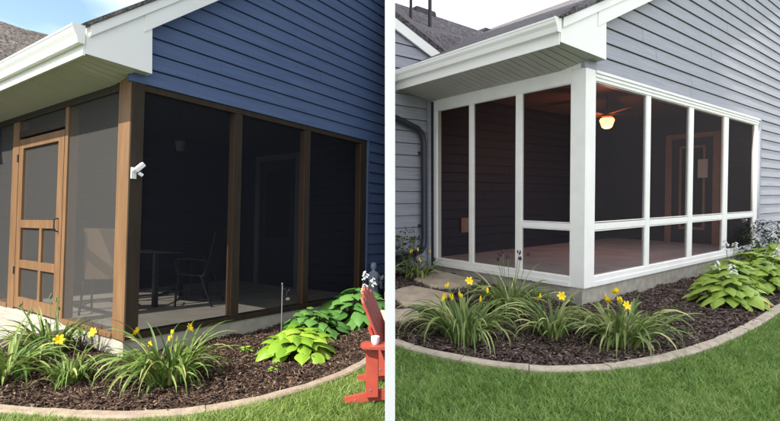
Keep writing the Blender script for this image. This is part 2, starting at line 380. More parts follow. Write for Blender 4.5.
for (a, b, z) in ((.225, 1.375, .05), (3.075, 4.3, .05), (1.455, 2.86, 2.30)):
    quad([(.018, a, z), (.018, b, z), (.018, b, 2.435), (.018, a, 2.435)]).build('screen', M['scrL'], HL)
# screen door (hinged left)
d0, d1 = 1.47, 2.84
mb = MB()
mb.box(.0, .045, d0, d0 + .155, .03, 2.19); mb.box(.0, .045, d1 - .14, d1, .03, 2.19)
mb.box(.0, .045, d0 + .155, d1 - .14, 2.07, 2.19); mb.box(.0, .045, d0 + .155, d1 - .14, .03, .17)
mb.box(.001, .044, d0 + .155, d1 - .14, 1.05, 1.15); mb.box(.001, .044, d0 + .155, d1 - .14, .54, .64)
mb.box(.002, .043, 2.03, 2.10, .17, .54); mb.box(.002, .043, 2.03, 2.10, .64, 1.05)
door = mb.build('screen_door', M['brown'], HL, bevel=.004)
quad([(.028, d0 + .12, .1), (.028, d1 - .1, .1), (.028, d1 - .1, 2.1), (.028, d0 + .12, 2.1)]).build('door_screen', M['scrL'], door)
MB().tube([(-.004, 1.55, 1.02), (-.045, 1.55, 1.03), (-.045, 1.55, 1.16), (-.004, 1.55, 1.17)], .009, 8).build('handle', M['dark'], door, smooth=40)
for z in (.45, 1.9):
    MB().tube([(-.008, 2.85, z), (-.008, 2.85, z + .1)], .011, 8).build('hinge', M['dark'], door, smooth=40)
# door on the inner side wall
mb = MB()
mb.box(3.80, 3.885, 1.60, 1.70, 0, 2.45); mb.box(3.80, 3.885, 2.70, 2.80, 0, 2.45); mb.box(3.80, 3.885, 1.70, 2.70, 2.35, 2.45)
dr = mb.build('inner_door', M['trimG'], HL, bevel=.004)
MB().box(3.84, 3.88, 1.70, 2.70, 0, 2.35).build('door_leaf', M['dark_in'], dr)
MB().box(3.834, 3.838, 1.88, 2.52, .9, 2.15).build('pane', M['glass'], dr)
# eaves
common_roof(HL, 2.93, .785, 5.0, 5.6, 6.5, M['shL'], -1,
            [(.141, 2.588), (.130, 3.035), (.130, 3.29), (-.455, 2.835), (-.455, 2.606)], rake_w=.27, eave_x=-.46)
soffit(HL, -.455, 0.0, -.12, 4.4, 2.604, 2.512, M['soffL'], None)
mb = MB(); mb.add([(0, -.12, 2.5885), (.14, -.12, 2.5885), (.14, 0, 2.5885), (0, 0, 2.5885)], [(0, 1, 2, 3)]); mb.build('soffit', M['soffL'], HL)
MB().box(-.475, -.455, -.118, 4.6, 2.59, 2.80).build('fascia', M['white_al'], HL, bevel=.003)
gutter(HL, -.475, -.565, 2.685, 2.835, -.14, 4.6, None)
# wing roof seen above the gutter
mb = MB(); mb.prism([(-.9, 2.85), (.36, 3.6), (1.20, 4.28), (1.06, 4.42), (.62, 4.385), (-.62, 4.50), (-1.2, 4.5)], lambda u, v, w: (u, 5.0 + (v - 4.4) * .9 + w, v), 0, .12)
mb.build('wing_roof', M['shL'], HL, clip=-1)
MB().box(-.9, .12, 4.30, 4.52, -.45, 3.0).build('corner_trim', M['sidL'], HL)
mb = MB(); siding(mb, lambda z, t: [(-3.5, 0)], -.45, 3.0, E_L, lambda u, o, z: (u, 4.27 - o, z)); mb.build('wing_wall', M['sidL'], HL)
# main body behind the porch (walls close the volume)
mb = MB(); mb.box(0.01, 4.9, 3.75, 3.85, -.45, 3.1); mb.build('inner_wall', M['dark_in'], HL, clip=-1)

# stoop in front of the door
mb = MB(); mb.box(-.62, -.004, 1.32, 3.9, -.3, -.06)
tag(mb.build('stoop', M['concL'], None, 'L', (-.3, 2.4, -.19), bevel=.012), 'pale concrete stoop in front of the brown screen door', 'step')

# camera / motion sensor on post
T = thing('security_sensor', 'small white swivel sensor mounted on the brown corner post', 'sensor', 'L', (.04, -.024, 1.62))
MB().box(.012, .062, -.04, -.0245, 1.555, 1.665).build('wall_plate', M['plastic'], T, bevel=.004)
MB().tube([(.035, -.038, 1.635), (.04, -.08, 1.655)], .013, 8).build('swivel_arm', M['plastic'], T, smooth=40)
MB().bar((.015, -.10, 1.625), (.095, -.10, 1.70), .045, .045).build('sensor_head', M['plastic'], T, bevel=.01)
MB().bar((.05, -.10, 1.61), (.085, -.11, 1.585), .03, .03).build('lens_hood', M['plastic'], T, bevel=.006)

# hanging lantern inside left porch
T = thing('pendant_lantern', 'small dim lantern hanging inside the brown screen porch', 'lantern', 'L', (1.43, 1.5, 2.14))
MB().tube([(1.43, 1.5, 2.70), (1.43, 1.5, 2.30)], .006, 6).build('chain', M['dark'], T)
MB().lathe([(.02, .17), (.075, .145), (.08, .13)], (1.43, 1.5, 2.14), 8).build('cap', M['dark'], T)
MB().lathe([(.045, 0), (.07, .13)], (1.43, 1.5, 2.14), 8).build('glass_shade', M['trimG'], T)

# porch table and chairs
T = thing('patio_table', 'dark patio table on the pale floor of the brown screen porch', 'table', 'L', (1.45, 1.75, 0))
mb = MB(); mb.lathe([(.56, 0), (.57, .01), (.57, .02), (.55, .028)], (1.62, 1.95, .72), 28); mb.build('tabletop', M['dark'], T, smooth=40)
for k, (a, b) in enumerate(((1.20, 1.62), (1.95, 1.60), (1.98, 2.3), (1.25, 2.32))):
    MB().box(a - .03, a + .03, b - .03, b + .03, 0, .715).build('leg', M['dark'], T, bevel=.004)
mb = MB()
for a, b in (((1.2, 1.62), (1.98, 2.3)), ((1.95, 1.6), (1.25, 2.32))): mb.bar((*a, .14), (*b, .14), .025, .025)
mb.build('stretcher', M['dark'], T)
def patio_chair(x, y, rz, label, sling):
    T = thing('patio_chair', label, 'chair', 'L', (x, y, 0), 'patio chairs in the brown screen porch')
    R = Matrix.Rotation(rz, 3, 'Z'); g = lambda p: tuple(R @ Vector(p) + Vector((x, y, 0)))
    for s in (-1, 1):
        MB().tube([g(p) for p in ((.22, s * .25, .0), (.20, s * .25, .3), (.18, s * .25, .44), (-.16, s * .25, .42), (-.24, s * .24, .7), (-.30, s * .22, 1.02))], .014, 8).build('side_frame', M['dark'], T, smooth=60)
        MB().tube([g(p) for p in ((-.28, s * .25, .0), (-.2, s * .25, .2), (-.12, s * .25, .43))], .014, 8).build('leg', M['dark'], T, smooth=60)
        MB().tube([g(p) for p in ((-.22, s * .26, .62), (.0, s * .29, .66), (.2, s * .29, .64), (.22, s * .27, .56), (.19, s * .25, .44))], .014, 8).build('arm', M['dark'], T, smooth=60)
    MB().tube([g(p) for p in ((.20, -.25, .1), (-.24, -.25, .1))], .01, 6).build('rail', M['dark'], T)
    MB().tube([g(p) for p in ((.20, .25, .1), (-.24, .25, .1))], .01, 6).build('rail', M['dark'], T)
    for nm, path, m in (('seat', ((.19, .45), (.0, .42), (-.16, .43)), M[sling]), ('backrest', ((-.17, .43), (-.22, .62), (-.26, .82), (-.31, 1.06)), M[sling])):
        mb = MB()
        for (a, za), (b, zb) in zip(path, path[1:]):
            wa = .235 if nm == 'seat' else .235 - .02 * (za > .8)
            mb.add([g((a, -wa, za)), g((b, -wa, zb)), g((b, wa, zb)), g((a, wa, za)), g((a + .008, -wa, za - .008)), g((b + .008, -wa, zb - .008)), g((b + .008, wa, zb - .008)), g((a + .008, wa, za - .008))],
                   [(0, 1, 2, 3), (7, 6, 5, 4), (0, 4, 5, 1), (3, 2, 6, 7)])
        mb.build(nm, m, T)
patio_chair(.68, 1.78, .9, 'patio chair with a tan sling back behind the lit screen', 'tan')
patio_chair(1.72, 1.42, 2.2, 'dark patio chair at the right of the porch table', 'dark')

# ---------- RIGHT HOUSE (grey, white screen porch)
HR = thing('house', 'grey sided house with white framed screen porch on the right', 'house', 'R', (0, 0, 0))
E_R = .18
def limsR(z, t):
    if z >= 2.499:
        x0 = max(-.02, (z - 2.92) / .462); return [(x0, 9.6)]
    return [(6.19, 9.6)]
mb = MB(); siding(mb, limsR, 2.5 - 15 * E_R, 2.5, E_R, fx); siding(mb, limsR, 2.502, 5.6, E_R, fx)
mb.build('siding_wall', M['sidR'], HR)
MB().box(6.125, 6.20, -.028, .02, -.2, 2.5).build('corner_trim', M['sidR'], HR)
mb = MB(); mb.box(.006, 6.3, .006, .2, -.45, 0); mb.box(.005, .2, .2, 2.56, -.45, 0); mb.build('foundation', M['conc'], HR)
mb = MB(); mb.box(.2, 6.8, .2, 3.2, -.1, -.002); mb.build('porch_floor', M['floorR'], HR)
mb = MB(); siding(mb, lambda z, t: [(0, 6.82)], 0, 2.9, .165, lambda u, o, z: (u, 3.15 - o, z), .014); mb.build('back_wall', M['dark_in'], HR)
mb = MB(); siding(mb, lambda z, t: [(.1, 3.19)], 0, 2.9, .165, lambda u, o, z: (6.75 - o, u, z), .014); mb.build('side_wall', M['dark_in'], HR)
MB().box(.03, 6.75, .1, 3.3, 2.86, 2.92).build('ceiling', M['ceilR'], HR)
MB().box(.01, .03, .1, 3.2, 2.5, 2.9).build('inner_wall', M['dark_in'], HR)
# frame
mb = MB(); mb.box(0, .215, -.02, .155, 0, 2.5); mb.build('corner_post', M['white'], HR, bevel=.006)
mb = MB(); mb.box(.215, 6.12, -.014, .09, 2.385, 2.5); mb.box(.215, 6.12, -.03, -.010, 2.47, 2.502); mb.box(.215, 6.12, -.024, -.010, 2.425, 2.445); mb.build('header', M['white'], HR, bevel=.003)
mb = MB(); mb.box(-.014, .09, .155, 2.40, 2.36, 2.60); mb.box(-.008, .02, .0, .155, 2.5, 2.60); mb.build('header', M['white'], HR, bevel=.003)
mb = MB(); mb.box(.215, 6.12, -.022, .10, 0, .055); mb.box(.215, 6.12, -.012, .095, .055, .115); mb.build('sill', M['white'], HR, bevel=.004)
mb = MB(); mb.box(-.022, .10, .155, 2.52, 0, .055); mb.box(-.012, .095, .155, 2.42, .055, .115); mb.build('sill', M['white'], HR, bevel=.004)
mull = [(1.515, 1.635), (2.90, 3.055), (4.33, 4.53), (5.90, 6.12)]
for a, b in mull: 
    c = (a + b) / 2; w = .062 if b < 6 else .10
    MB().box(a, b, -.006, .04, .115, 2.385).build('mullion', M['white'], HR, bevel=.004)
MB().box(-.012, .09, 2.40, 2.52, .115, 2.515).build('mullion', M['white'], HR, bevel=.004)
for a, b in ((1.665, 1.735), (.845, .930)):
    MB().box(-.006, .04, a, b, .115, 2.36).build('mullion', M['white'], HR, bevel=.004)
pan = [(.215, 1.515), (1.635, 2.90), (3.055, 4.33), (4.53, 5.90)]
for a, b in pan:
    MB().box(a, b, -.003, .04, .660, .735).build('mid_rail', M['white'], HR, bevel=.004)
    for z0, z1 in ((.115, .655), (.745, 2.385)):
        f = .012; mb = MB()
        mb.box(a, a + f, .0, .03, z0, z1); mb.box(b - f, b, .0, .03, z0, z1); mb.box(a + f, b - f, .0, .03, z0, z0 + f); mb.box(a + f, b - f, .0, .03, z1 - f, z1)
        w = mb.build('window_sash', M['white'], HR, bevel=.002)
        quad([(a + f, .012, z0 + f), (b - f, .012, z0 + f), (b - f, .012, z1 - f), (a + f, .012, z1 - f)]).build('screen', M['scrR'], w)
for a, b, spl in ((.155, .845, True), (.930, 1.665, False), (1.735, 2.40, False)):
    if spl: MB().box(-.003, .04, a, b, .668, .735).build('mid_rail', M['white'], HR, bevel=.004)
    for z0, z1 in (((.115, .665), (.74, 2.36)) if spl else ((.115, 2.36),)):
        f = .011; mb = MB()
        mb.box(.0, .03, a, a + f, z0, z1); mb.box(.0, .03, b - f, b, z0, z1); mb.box(.0, .03, a + f, b - f, z0, z0 + f); mb.box(.0, .03, a + f, b - f, z1 - f, z1)
        w = mb.build('window_sash', M['white'], HR, bevel=.002)
        quad([(.012, a + f, z0 + f), (.012, b - f, z0 + f), (.012, b - f, z1 - f), (.012, a + f, z1 - f)]).build('screen', M['scrR'], w)
# inner door on the side wall
mb = MB(); mb.box(6.66, 6.735, .80, .93, 0, 2.42); mb.box(6.66, 6.735, 1.75, 1.88, 0, 2.42); mb.box(6.66, 6.735, .93, 1.75, 2.32, 2.42)
dr = mb.build('inner_door', M['trimB'], HR, bevel=.005)
MB().box(6.70, 6.73, .93, 1.75, 0, 2.32).build('door_leaf', M['dark_in'], dr)
mb = MB(); mb.box(6.69, 6.70, 1.08, 1.13, .3, 2.15); mb.box(6.69, 6.70, 1.55, 1.60, .3, 2.15); mb.box(6.69, 6.70, 1.13, 1.55, 2.1, 2.15); mb.box(6.69, 6.70, 1.13, 1.55, .3, .36)
mb.build('door_moulding', M['trimB'], dr, bevel=.003)
MB().box(6.696, 6.699, 1.13, 1.55, .36, 2.1).build('pane', M['glass'], dr)
T = thing('door_view_panel', 'small pale panel for the bright window seen through the white porch door', 'window_panel', 'R', (6.68, 1.15, 1.6))  # pale panel stands for a bright window seen through the door
MB().box(6.675, 6.688, 1.03, 1.22, 1.44, 1.84).build('frame', M['white'], T, bevel=.003)
mb = MB()
for i in range(2):
    for j in range(3): mb.box(6.670, 6.676, 1.045 + i * .085, 1.12 + i * .085, 1.46 + j * .125, 1.57 + j * .125)
mb.build('panel', M['win_white'], T)
T = thing('wall_outlet', 'beige outlet cover low on the dark wall inside the white porch', 'outlet', 'R', (1.38, 3.12, .53))
MB().box(1.28, 1.49, 3.11, 3.132, .40, .665).build('cover_plate', M['trimB'], T, bevel=.003)
MB().box(1.34, 1.43, 3.104, 3.111, .44, .625).build('socket', M['tan'], T, bevel=.002)
# ceiling fan with lit lamp
FX, FY, FZ = 3.33, 1.5, 2.36
T = thing('ceiling_fan', 'ceiling fan with a lit amber glass lamp inside the white porch', 'ceiling fan', 'R', (FX, FY, 2.86))
MB().lathe([(.012, .5), (.012, .22)], (FX, FY, FZ), 10).build('downrod', M['dark'], T)
MB().lathe([(.03, .24), (.09, .22), (.10, .12), (.07, .09)], (FX, FY, FZ), 16).build('motor_housing', M['blade'], T, smooth=40)
for k in range(5):
    a = .35 + k * 1.2566; c, s = math.cos(a), math.sin(a); mb = MB()
    P = lambda r, w, z: (FX + c * r - s * w, FY + s * r + c * w, FZ + .15 + z)
    mb.add([P(.10, -.03, 0), P(.25, -.06, -.01), P(.66, -.075, -.012), P(.69, 0, 0), P(.66, .075, .012), P(.25, .06, .01), P(.10, .03, 0)] +
           [P(.10, -.03, .008), P(.25, -.06, 0), P(.66, -.075, -.004), P(.69, 0, .008), P(.66, .075, .02), P(.25, .06, .018), P(.10, .03, .008)],
           [(6, 5, 4, 3, 2, 1, 0), (7, 8, 9, 10, 11, 12, 13)] + [(i, (i + 1) % 7, (i + 1) % 7 + 7, i + 7) for i in range(7)])
    mb.build('fan_blade', M['blade'], T)
MB().lathe([(.05, -.09), (.085, -.07), (.125, .05), (.11, .085), (.03, .088)], (FX, FY, FZ), 18).build('lamp_glass', M['lampg'], T, smooth=50)
# eaves right
common_roof(HR, 2.91, .462, 6.5, 10.0, 6.5, M['shR'], 1,
            [(.242, 2.60), (.236, 3.022), (.236, 3.27), (-.66, 2.86), (-.665, 2.628)], rake_w=.26, eave_x=-.68)
soffit(HR, -.665, 0.0, -.12, 2.54, 2.628, 2.515, M['soffR'], 1)
mb = MB(); mb.add([(0, -.12, 2.6005), (.24, -.12, 2.6005), (.24, 0, 2.6005), (0, 0, 2.6005)], [(0, 1, 2, 3)]); mb.build('soffit', M['soffR'], HR)
MB().box(-.685, -.665, -.118, 3.4, 2.60, 2.83).build('fascia', M['white_al'], HR, bevel=.003, clip=1)
gutter(HR, -.685, -.79, 2.715, 2.85, -.14, 3.6, 1)
# roof edge caps (ridge-vent like lumps on the rake)
for (a, b) in ((-.72, -.46), (-.02, .24)):
    mb = MB(); z = lambda x: 2.91 + .462 * x + .27
    mb.prism([(a, z(a)), (b, z(b)), (b + .02, z(b) + .03), (b - .03, z(b) + .05), (a, z(a) + .035), (a - .02, z(a) + .012)], lambda u, v, w: (u, w, v), -.19, .16)
    mb.build('shingle_cap', M['shR'], HR, bevel=.006)
# wing: wall, roof, vents
mb = MB()
def limW(z, t): 
    r = min(.7 if z > 2.6 else 0.0, (3.19 - z) / .39 + .12); return [(-6, r)]
siding(mb, limW, -.3, 5.0, E_R, lambda u, o, z: (u, 2.56 - o, z)); mb.build('wing_wall', M['sidR'], HR, clip=1)
mb = MB(); mb.prism([(-2.5, 4.165), (1.2, 2.72), (1.2, 2.92), (-2.5, 4.365)], lambda u, v, w: (u, w, v), 2.50, 2.53)
mb.build('wing_rake_board', M['white_al'], HR, clip=1)
mb = MB(); mb.add([(-2.5, 2.47, 4.39), (1.3, 2.47, 2.91), (4.9, 5, 5.05), (1.2, 5, 5.10), (-2.5, 5, 5.13),
                   (-2.5, 2.535, 4.22), (1.3, 2.535, 2.76), (4.9, 5.1, 4.9), (-2.5, 5.1, 5.0)],
                  [(0, 1, 2, 3), (0, 3, 4), (0, 5, 6, 1), (1, 6, 7, 2), (5, 8, 7, 6)])
mb.build('wing_roof', M['shR'], HR, clip=1)
for (a, b) in ((1.75, 2.35), (3.95, 4.5)):
    mb = MB(); mb.prism([(a, 5.02), (b, 5.02), (b, 5.10), (b - .04, 5.135), (a + .03, 5.145), (a, 5.11)], lambda u, v, w: (u, w, v), 4.9, 5.15)
    mb.build('roof_vent', M['dark'], HR, bevel=.015)
for (x, y, z0, r) in ((1.10, 4.3, 4.6, .032), (1.42, 4.1, 4.45, .038)):
    MB().tube([(x, y, z0 - .3), (x, y, z0 + 1.0)], r, 12).build('vent_pipe', M['dark'], HR, smooth=40)
# corner trim on the wing and downspout
MB().box(-.085, -.012, 2.50, 2.535, -.15, 2.52).build('corner_trim', M['sidR'], HR)
mb = MB(); mb.box(-.03, -.004, 2.46, 2.5, -.15, 2.5); mb.build('post', M['pipe'], HR)
T = thing('downspout', 'dark navy downspout running down the grey siding beside the white porch', 'downspout', 'R', (-.22, 2.45, -.1))
MB().tube([(-1.1, 2.49, 2.32), (-.757, 2.47, 2.19), (-.34, 2.46, 2.07), (-.26, 2.455, 2.0), (-.225, 2.45, 1.88), (-.222, 2.45, 1.2), (-.222, 2.45, .42), (-.245, 2.44, .30), (-.33, 2.42, .24), (-.55, 2.40, .195), (-.80, 2.38, .17)], .046, 12).build('pipe', M['pipe'], T, smooth=60, clip=1)
for z in (1.7, .6): MB().box(-.27, -.175, 2.44, 2.535, z, z + .035).build('bracket', M['pipe'], T)

# ------------------------------------------------------------------ added divider wall: keeps sun off the right garden, panels bounce light
T = thing('added_divider_wall', 'added slim white post and sun-blocking wall between the two gardens', 'partition', 'W', (0, 2.7, 0))
MB().box(-.0281, .0281, 2.66, 2.72, -.6, 9.2).build('added_end_post', M['post'], T)  # added post, stands for the blank strip between the two views
MB().box(-.0279, .0, 2.7205, 10.5, -.6, 9.2).build('grey_bounce_panel', M['pwall'], T)
MB().box(.0005, .0279, 2.7205, 10.5, -.6, 9.2).build('white_bounce_panel', M['post'], T)

# ------------------------------------------------------------------ ground
def ground_sheet(name, half, fz, x0, x1, y0, y1, n, mate):
    """grid in world xy lying on the half's local ground plane"""
    xs = np.linspace(x0, x1, n); ys = np.linspace(y0, y1, n)
    m = np.array(HALF[half]); inv = np.linalg.inv(m)
    X, Y = np.meshgrid(xs, ys, indexing='ij'); Z = np.zeros_like(X)
    for _ in range(6):
        P = np.stack([X.ravel(), Y.ravel(), Z.ravel()], 1); Lc = P @ inv[:3, :3].T + inv[:3, 3]
        dz = fz(Lc[:, 0], Lc[:, 1]) - Lc[:, 2]; Z = Z + dz.reshape(X.shape)
    P = np.stack([X.ravel(), Y.ravel(), Z.ravel()], 1)
    i, j = np.meshgrid(np.arange(n - 1), np.arange(n - 1), indexing='ij'); a = (i * n + j).ravel()
    q = np.stack([a, a + n, a + n + 1, a + 1], 1)
    return np_mesh(name, P, q, np.full(len(P), .5), mate)
g = ground_sheet('lawn_ground', 'L', gzL, -14, -PX + .006, -8, 16, 40, M['turf']); tag(g, 'turf under the sunlit lawn of the blue house', 'ground', kind='structure')
g = ground_sheet('lawn_ground', 'R', gzR, PX - .006, 16, -8, 16, 40, M['turf']); tag(g, 'turf under the shaded lawn of the grey house', 'ground', kind='structure')
me = MB().add([(-400, -400, -1.6), (400, -400, -1.6), (400, 400, -1.6), (-400, 400, -1.6)], [(0, 1, 2, 3)]).build('ground', M['turf']); tag(me, 'far grassy ground', 'ground', kind='structure')

curbL = smoothline([(-1.75, 1.6), (-1.62, .7), (-1.40, -.1), (-1.12, -.62), (-.91, -1.02), (-.70, -1.36), (-.35, -1.70), (-.02, -1.86), (.39, -1.95), (.84, -1.97), (1.33, -1.90), (1.83, -1.72), (2.4, -1.50), (3.2, -1.30), (4.2, -1.2)])
curbR = smoothline([(-2.75, 1.6), (-2.66, .75), (-2.53, .22), (-2.45, -.11), (-2.34, -.44), (-2.16, -.77), (-1.93, -1.02), (-1.57, -1.20), (-1.09, -1.35), (-.32, -1.44), (.74, -1.45), (1.63, -1.41), (3.0, -1.38), (5.0, -1.36), (9.0, -1.36)])
bedL = curbL + [(4.6, -.0), (.0, .0), (.0, 4.2), (-1.75, 4.2)]
bedR = curbR + [(9.0, .0), (0, 0), (0, 2.55), (-2.75, 2.55)]
def curb(half, line, fz, label):
    # resample into stones
    P = [np.array(p) for p in line]; d = [0]
    for a, b in zip(P, P[1:]): d.append(d[-1] + np.linalg.norm(b - a))
    d = np.array(d); A = np.array(P); tot = d[-1]
    at = lambda t: np.array([np.interp(t, d, A[:, 0]), np.interp(t, d, A[:, 1])])
    T = thing('garden_edging', label, 'edging', half, (line[len(line) // 2][0], line[len(line) // 2][1], -.2))
    t = 0
    while t < tot - .05:
        Ls = random.uniform(.42, .62) if half == 'R' else random.uniform(.8, 1.1)
        e = min(t + Ls, tot); k = max(2, int((e - t) / .12)); mb = MB(); ring = []
        for i in range(k + 1):
            s = t + .003 + (e - t - .006) * i / k; c = at(s); tn = at(min(s + .02, tot)) - at(max(s - .02, 0)); tn /= np.linalg.norm(tn); nn = np.array([-tn[1], tn[0]])
            z = float(fz(c[0], c[1])); hw = .051 + random.uniform(-.003, .003); hz = .042 + random.uniform(-.004, .004)
            sec = [(-hw, -.08), (-hw, hz - .014), (-hw * .78, hz), (hw * .78, hz), (hw, hz - .012), (hw, -.08)]
            for u, v in sec: ring.append((c[0] + nn[0] * u, c[1] + nn[1] * u, z + v))
        n = 6; fs = [(i * n + j, i * n + (j + 1) % n, (i + 1) * n + (j + 1) % n, (i + 1) * n + j) for i in range(k) for j in range(n)]
        fs += [tuple(range(n)), tuple(k * n + j for j in range(n - 1, -1, -1))]
        mb.add(ring, fs); w = to_world(half, np.array(ring))[:, 0]
        vis = (w.min() < -PX) if half == 'L' else (w.max() > PX)
        if vis: mb.build('edging_stone', M['curbL' if half == 'L' else 'curb'], T, clip=-1 if half == 'L' else 1)
        t = e
curb('L', curbL, gzL, 'curved concrete edging between sunlit lawn and bark bed of the blue house')
curb('R', curbR, gzR, 'curved concrete edging between shaded lawn and dark bark bed of the grey house')

def bumps(x, y, s=0):
    return .014 * np.sin(x * 7.3 + s) * np.cos(y * 6.1 + s) + .010 * np.sin(x * 17 + y * 13 + s) + .006 * np.sin(x * 31 - y * 27)
def bed(half, poly, fz, mate, label):
    st = .05; xs = np.arange(min(p[0] for p in poly), max(p[0] for p in poly) + st, st); ys = np.arange(min(p[1] for p in poly), max(p[1] for p in poly) + st, st)
    X, Y = np.meshgrid(xs, ys, indexing='ij'); Z = fz(X, Y) + .015 + bumps(X, Y); n = len(ys)
    P = np.stack([X.ravel(), Y.ravel(), Z.ravel()], 1)
    i, j = np.meshgrid(np.arange(len(xs) - 1), np.arange(n - 1), indexing='ij'); a = (i * n + j).ravel()
    cx = P[a, 0] + st / 2; cy = P[a, 1] + st / 2
    ok = inpoly(cx, cy, poly) & side_ok(half, np.stack([cx, cy, cx * 0 - .2], 1), .035); a = a[ok]
    q = np.stack([a, a + n, a + n + 1, a + 1], 1)
    tag(np_mesh('mulch_bed', P, q, np.full(len(P), .5), mate, half, smooth=True), label, 'ground', kind='structure')
bed('L', bedL, gzL, M['soil'], 'soil of the planting bed by the blue house')
bed('R', bedR, gzR, M['soilR'], 'soil of the planting bed by the grey house')

stones = [[(-2.14, 1.03), (-1.78, .90), (-1.88, .62), (-2.12, .62), (-2.35, .80)],
          [(-1.60, 1.62), (-1.08, 1.72), (-.93, 1.18), (-1.45, .80), (-1.78, 1.02)],
          [(-.82, 1.98), (-.1, 2.35), (-.06, 1.45), (-.55, 1.30), (-.92, 1.58)]]
def chips(half, poly, fz, dens, mate, label, excl=()):
    x0 = min(p[0] for p in poly); x1 = max(p[0] for p in poly); y0 = min(p[1] for p in poly); y1 = max(p[1] for p in poly)
    x1 = min(x1, 8.2)
    N = int((x1 - x0) * (y1 - y0) * dens); x = rng.uniform(x0, x1, N); y = rng.uniform(y0, y1, N)
    ok = inpoly(x, y, poly) & side_ok(half, np.stack([x, y, x * 0 - .2], 1), .03)
    for s in excl: ok &= ~inpoly(x, y, s)
    ln = np.array(curbL if half == 'L' else curbR)
    dmin = np.min((x[:, None] - ln[None, :, 0]) ** 2 + (y[:, None] - ln[None, :, 1]) ** 2, axis=1) ** .5; ok &= dmin > .055
    x = x[ok]; y = y[ok]; N = len(x)
    L = rng.gamma(2.2, .013, N).clip(.008, .10); W = rng.uniform(.003, .0085, N); H = rng.uniform(.0015, .004, N)
    az = rng.uniform(0, 6.283, N); tl = rng.normal(0, .28, N); rl = rng.uniform(-.7, .7, N)
    d = np.stack([np.cos(az) * np.cos(tl), np.sin(az) * np.cos(tl), np.sin(tl)], 1)
    s0 = np.stack([-np.sin(az), np.cos(az), 0 * az], 1); u0 = np.cross(d, s0)
    s = s0 * np.cos(rl)[:, None] + u0 * np.sin(rl)[:, None]; u = np.cross(d, s)
    c = np.stack([x, y, fz(x, y) + .015 + bumps(x, y) + rng.uniform(.0, .016, N) + np.abs(np.sin(tl)) * L * .4], 1)
    V = []
    for a, b, e, f in ((-1, -1, -1, .6), (-1, 1, -1, .6), (-1, 1, 1, .6), (-1, -1, 1, .6), (1, -1, -1, .35), (1, 1, -1, .35), (1, 1, 1, .35), (1, -1, 1, .35)):
        V.append(c + d * (a * L / 2)[:, None] + s * (b * W * f * 1.6)[:, None] + u * (e * H)[:, None])
    V = np.stack(V, 1).reshape(-1, 3); base = (np.arange(N) * 8)[:, None]
    F = np.array([(0, 3, 2, 1), (4, 5, 6, 7), (0, 1, 5, 4), (1, 2, 6, 5), (2, 3, 7, 6), (3, 0, 4, 7)])
    Q = (base[:, :, None] + F[None]).reshape(-1, 4)
    tone = np.repeat(rng.beta(1.4, 2.3, N), 8)
    tag(np_mesh('bark_mulch', V, Q, tone, mate, half), label, 'mulch', kind='stuff')
chips('L', bedL, gzL, 3600, M['barkL'], 'sunlit brown bark chips covering the bed of the blue house')
chips('R', bedR, gzR, 3300, M['barkR'], 'dark bark chips covering the bed of the grey house', stones)
for k, (s, lb) in enumerate(zip(stones, ('tan stepping stone nearest the left end of the edging', 'tan stepping stone in the middle of the short path', 'tan stepping stone against the porch foundation'))):
    mb = MB(); cx = sum(p[0] for p in s) / len(s); cy = sum(p[1] for p in s) / len(s); z = float(gzR(cx, cy))
    sp = []
    for i in range(len(s)):
        a = np.array(s[i]); b = np.array(s[(i + 1) % len(s)]); 
        for t in (0, .33, .66): 
            p = a * (1 - t) + b * t; sp.append((p[0] + random.uniform(-.02, .02), p[1] + random.uniform(-.02, .02)))
    mb.prism(sp, lambda u, v, w: (u, v, w + .055 * (v - cy)), z - .05, z + .055)
    tag(mb.build('stepping_stone', M['stone'], None, 'R', (cx, cy, z), bevel=.01), lb, 'paving stone', 'stepping stones to the porch')

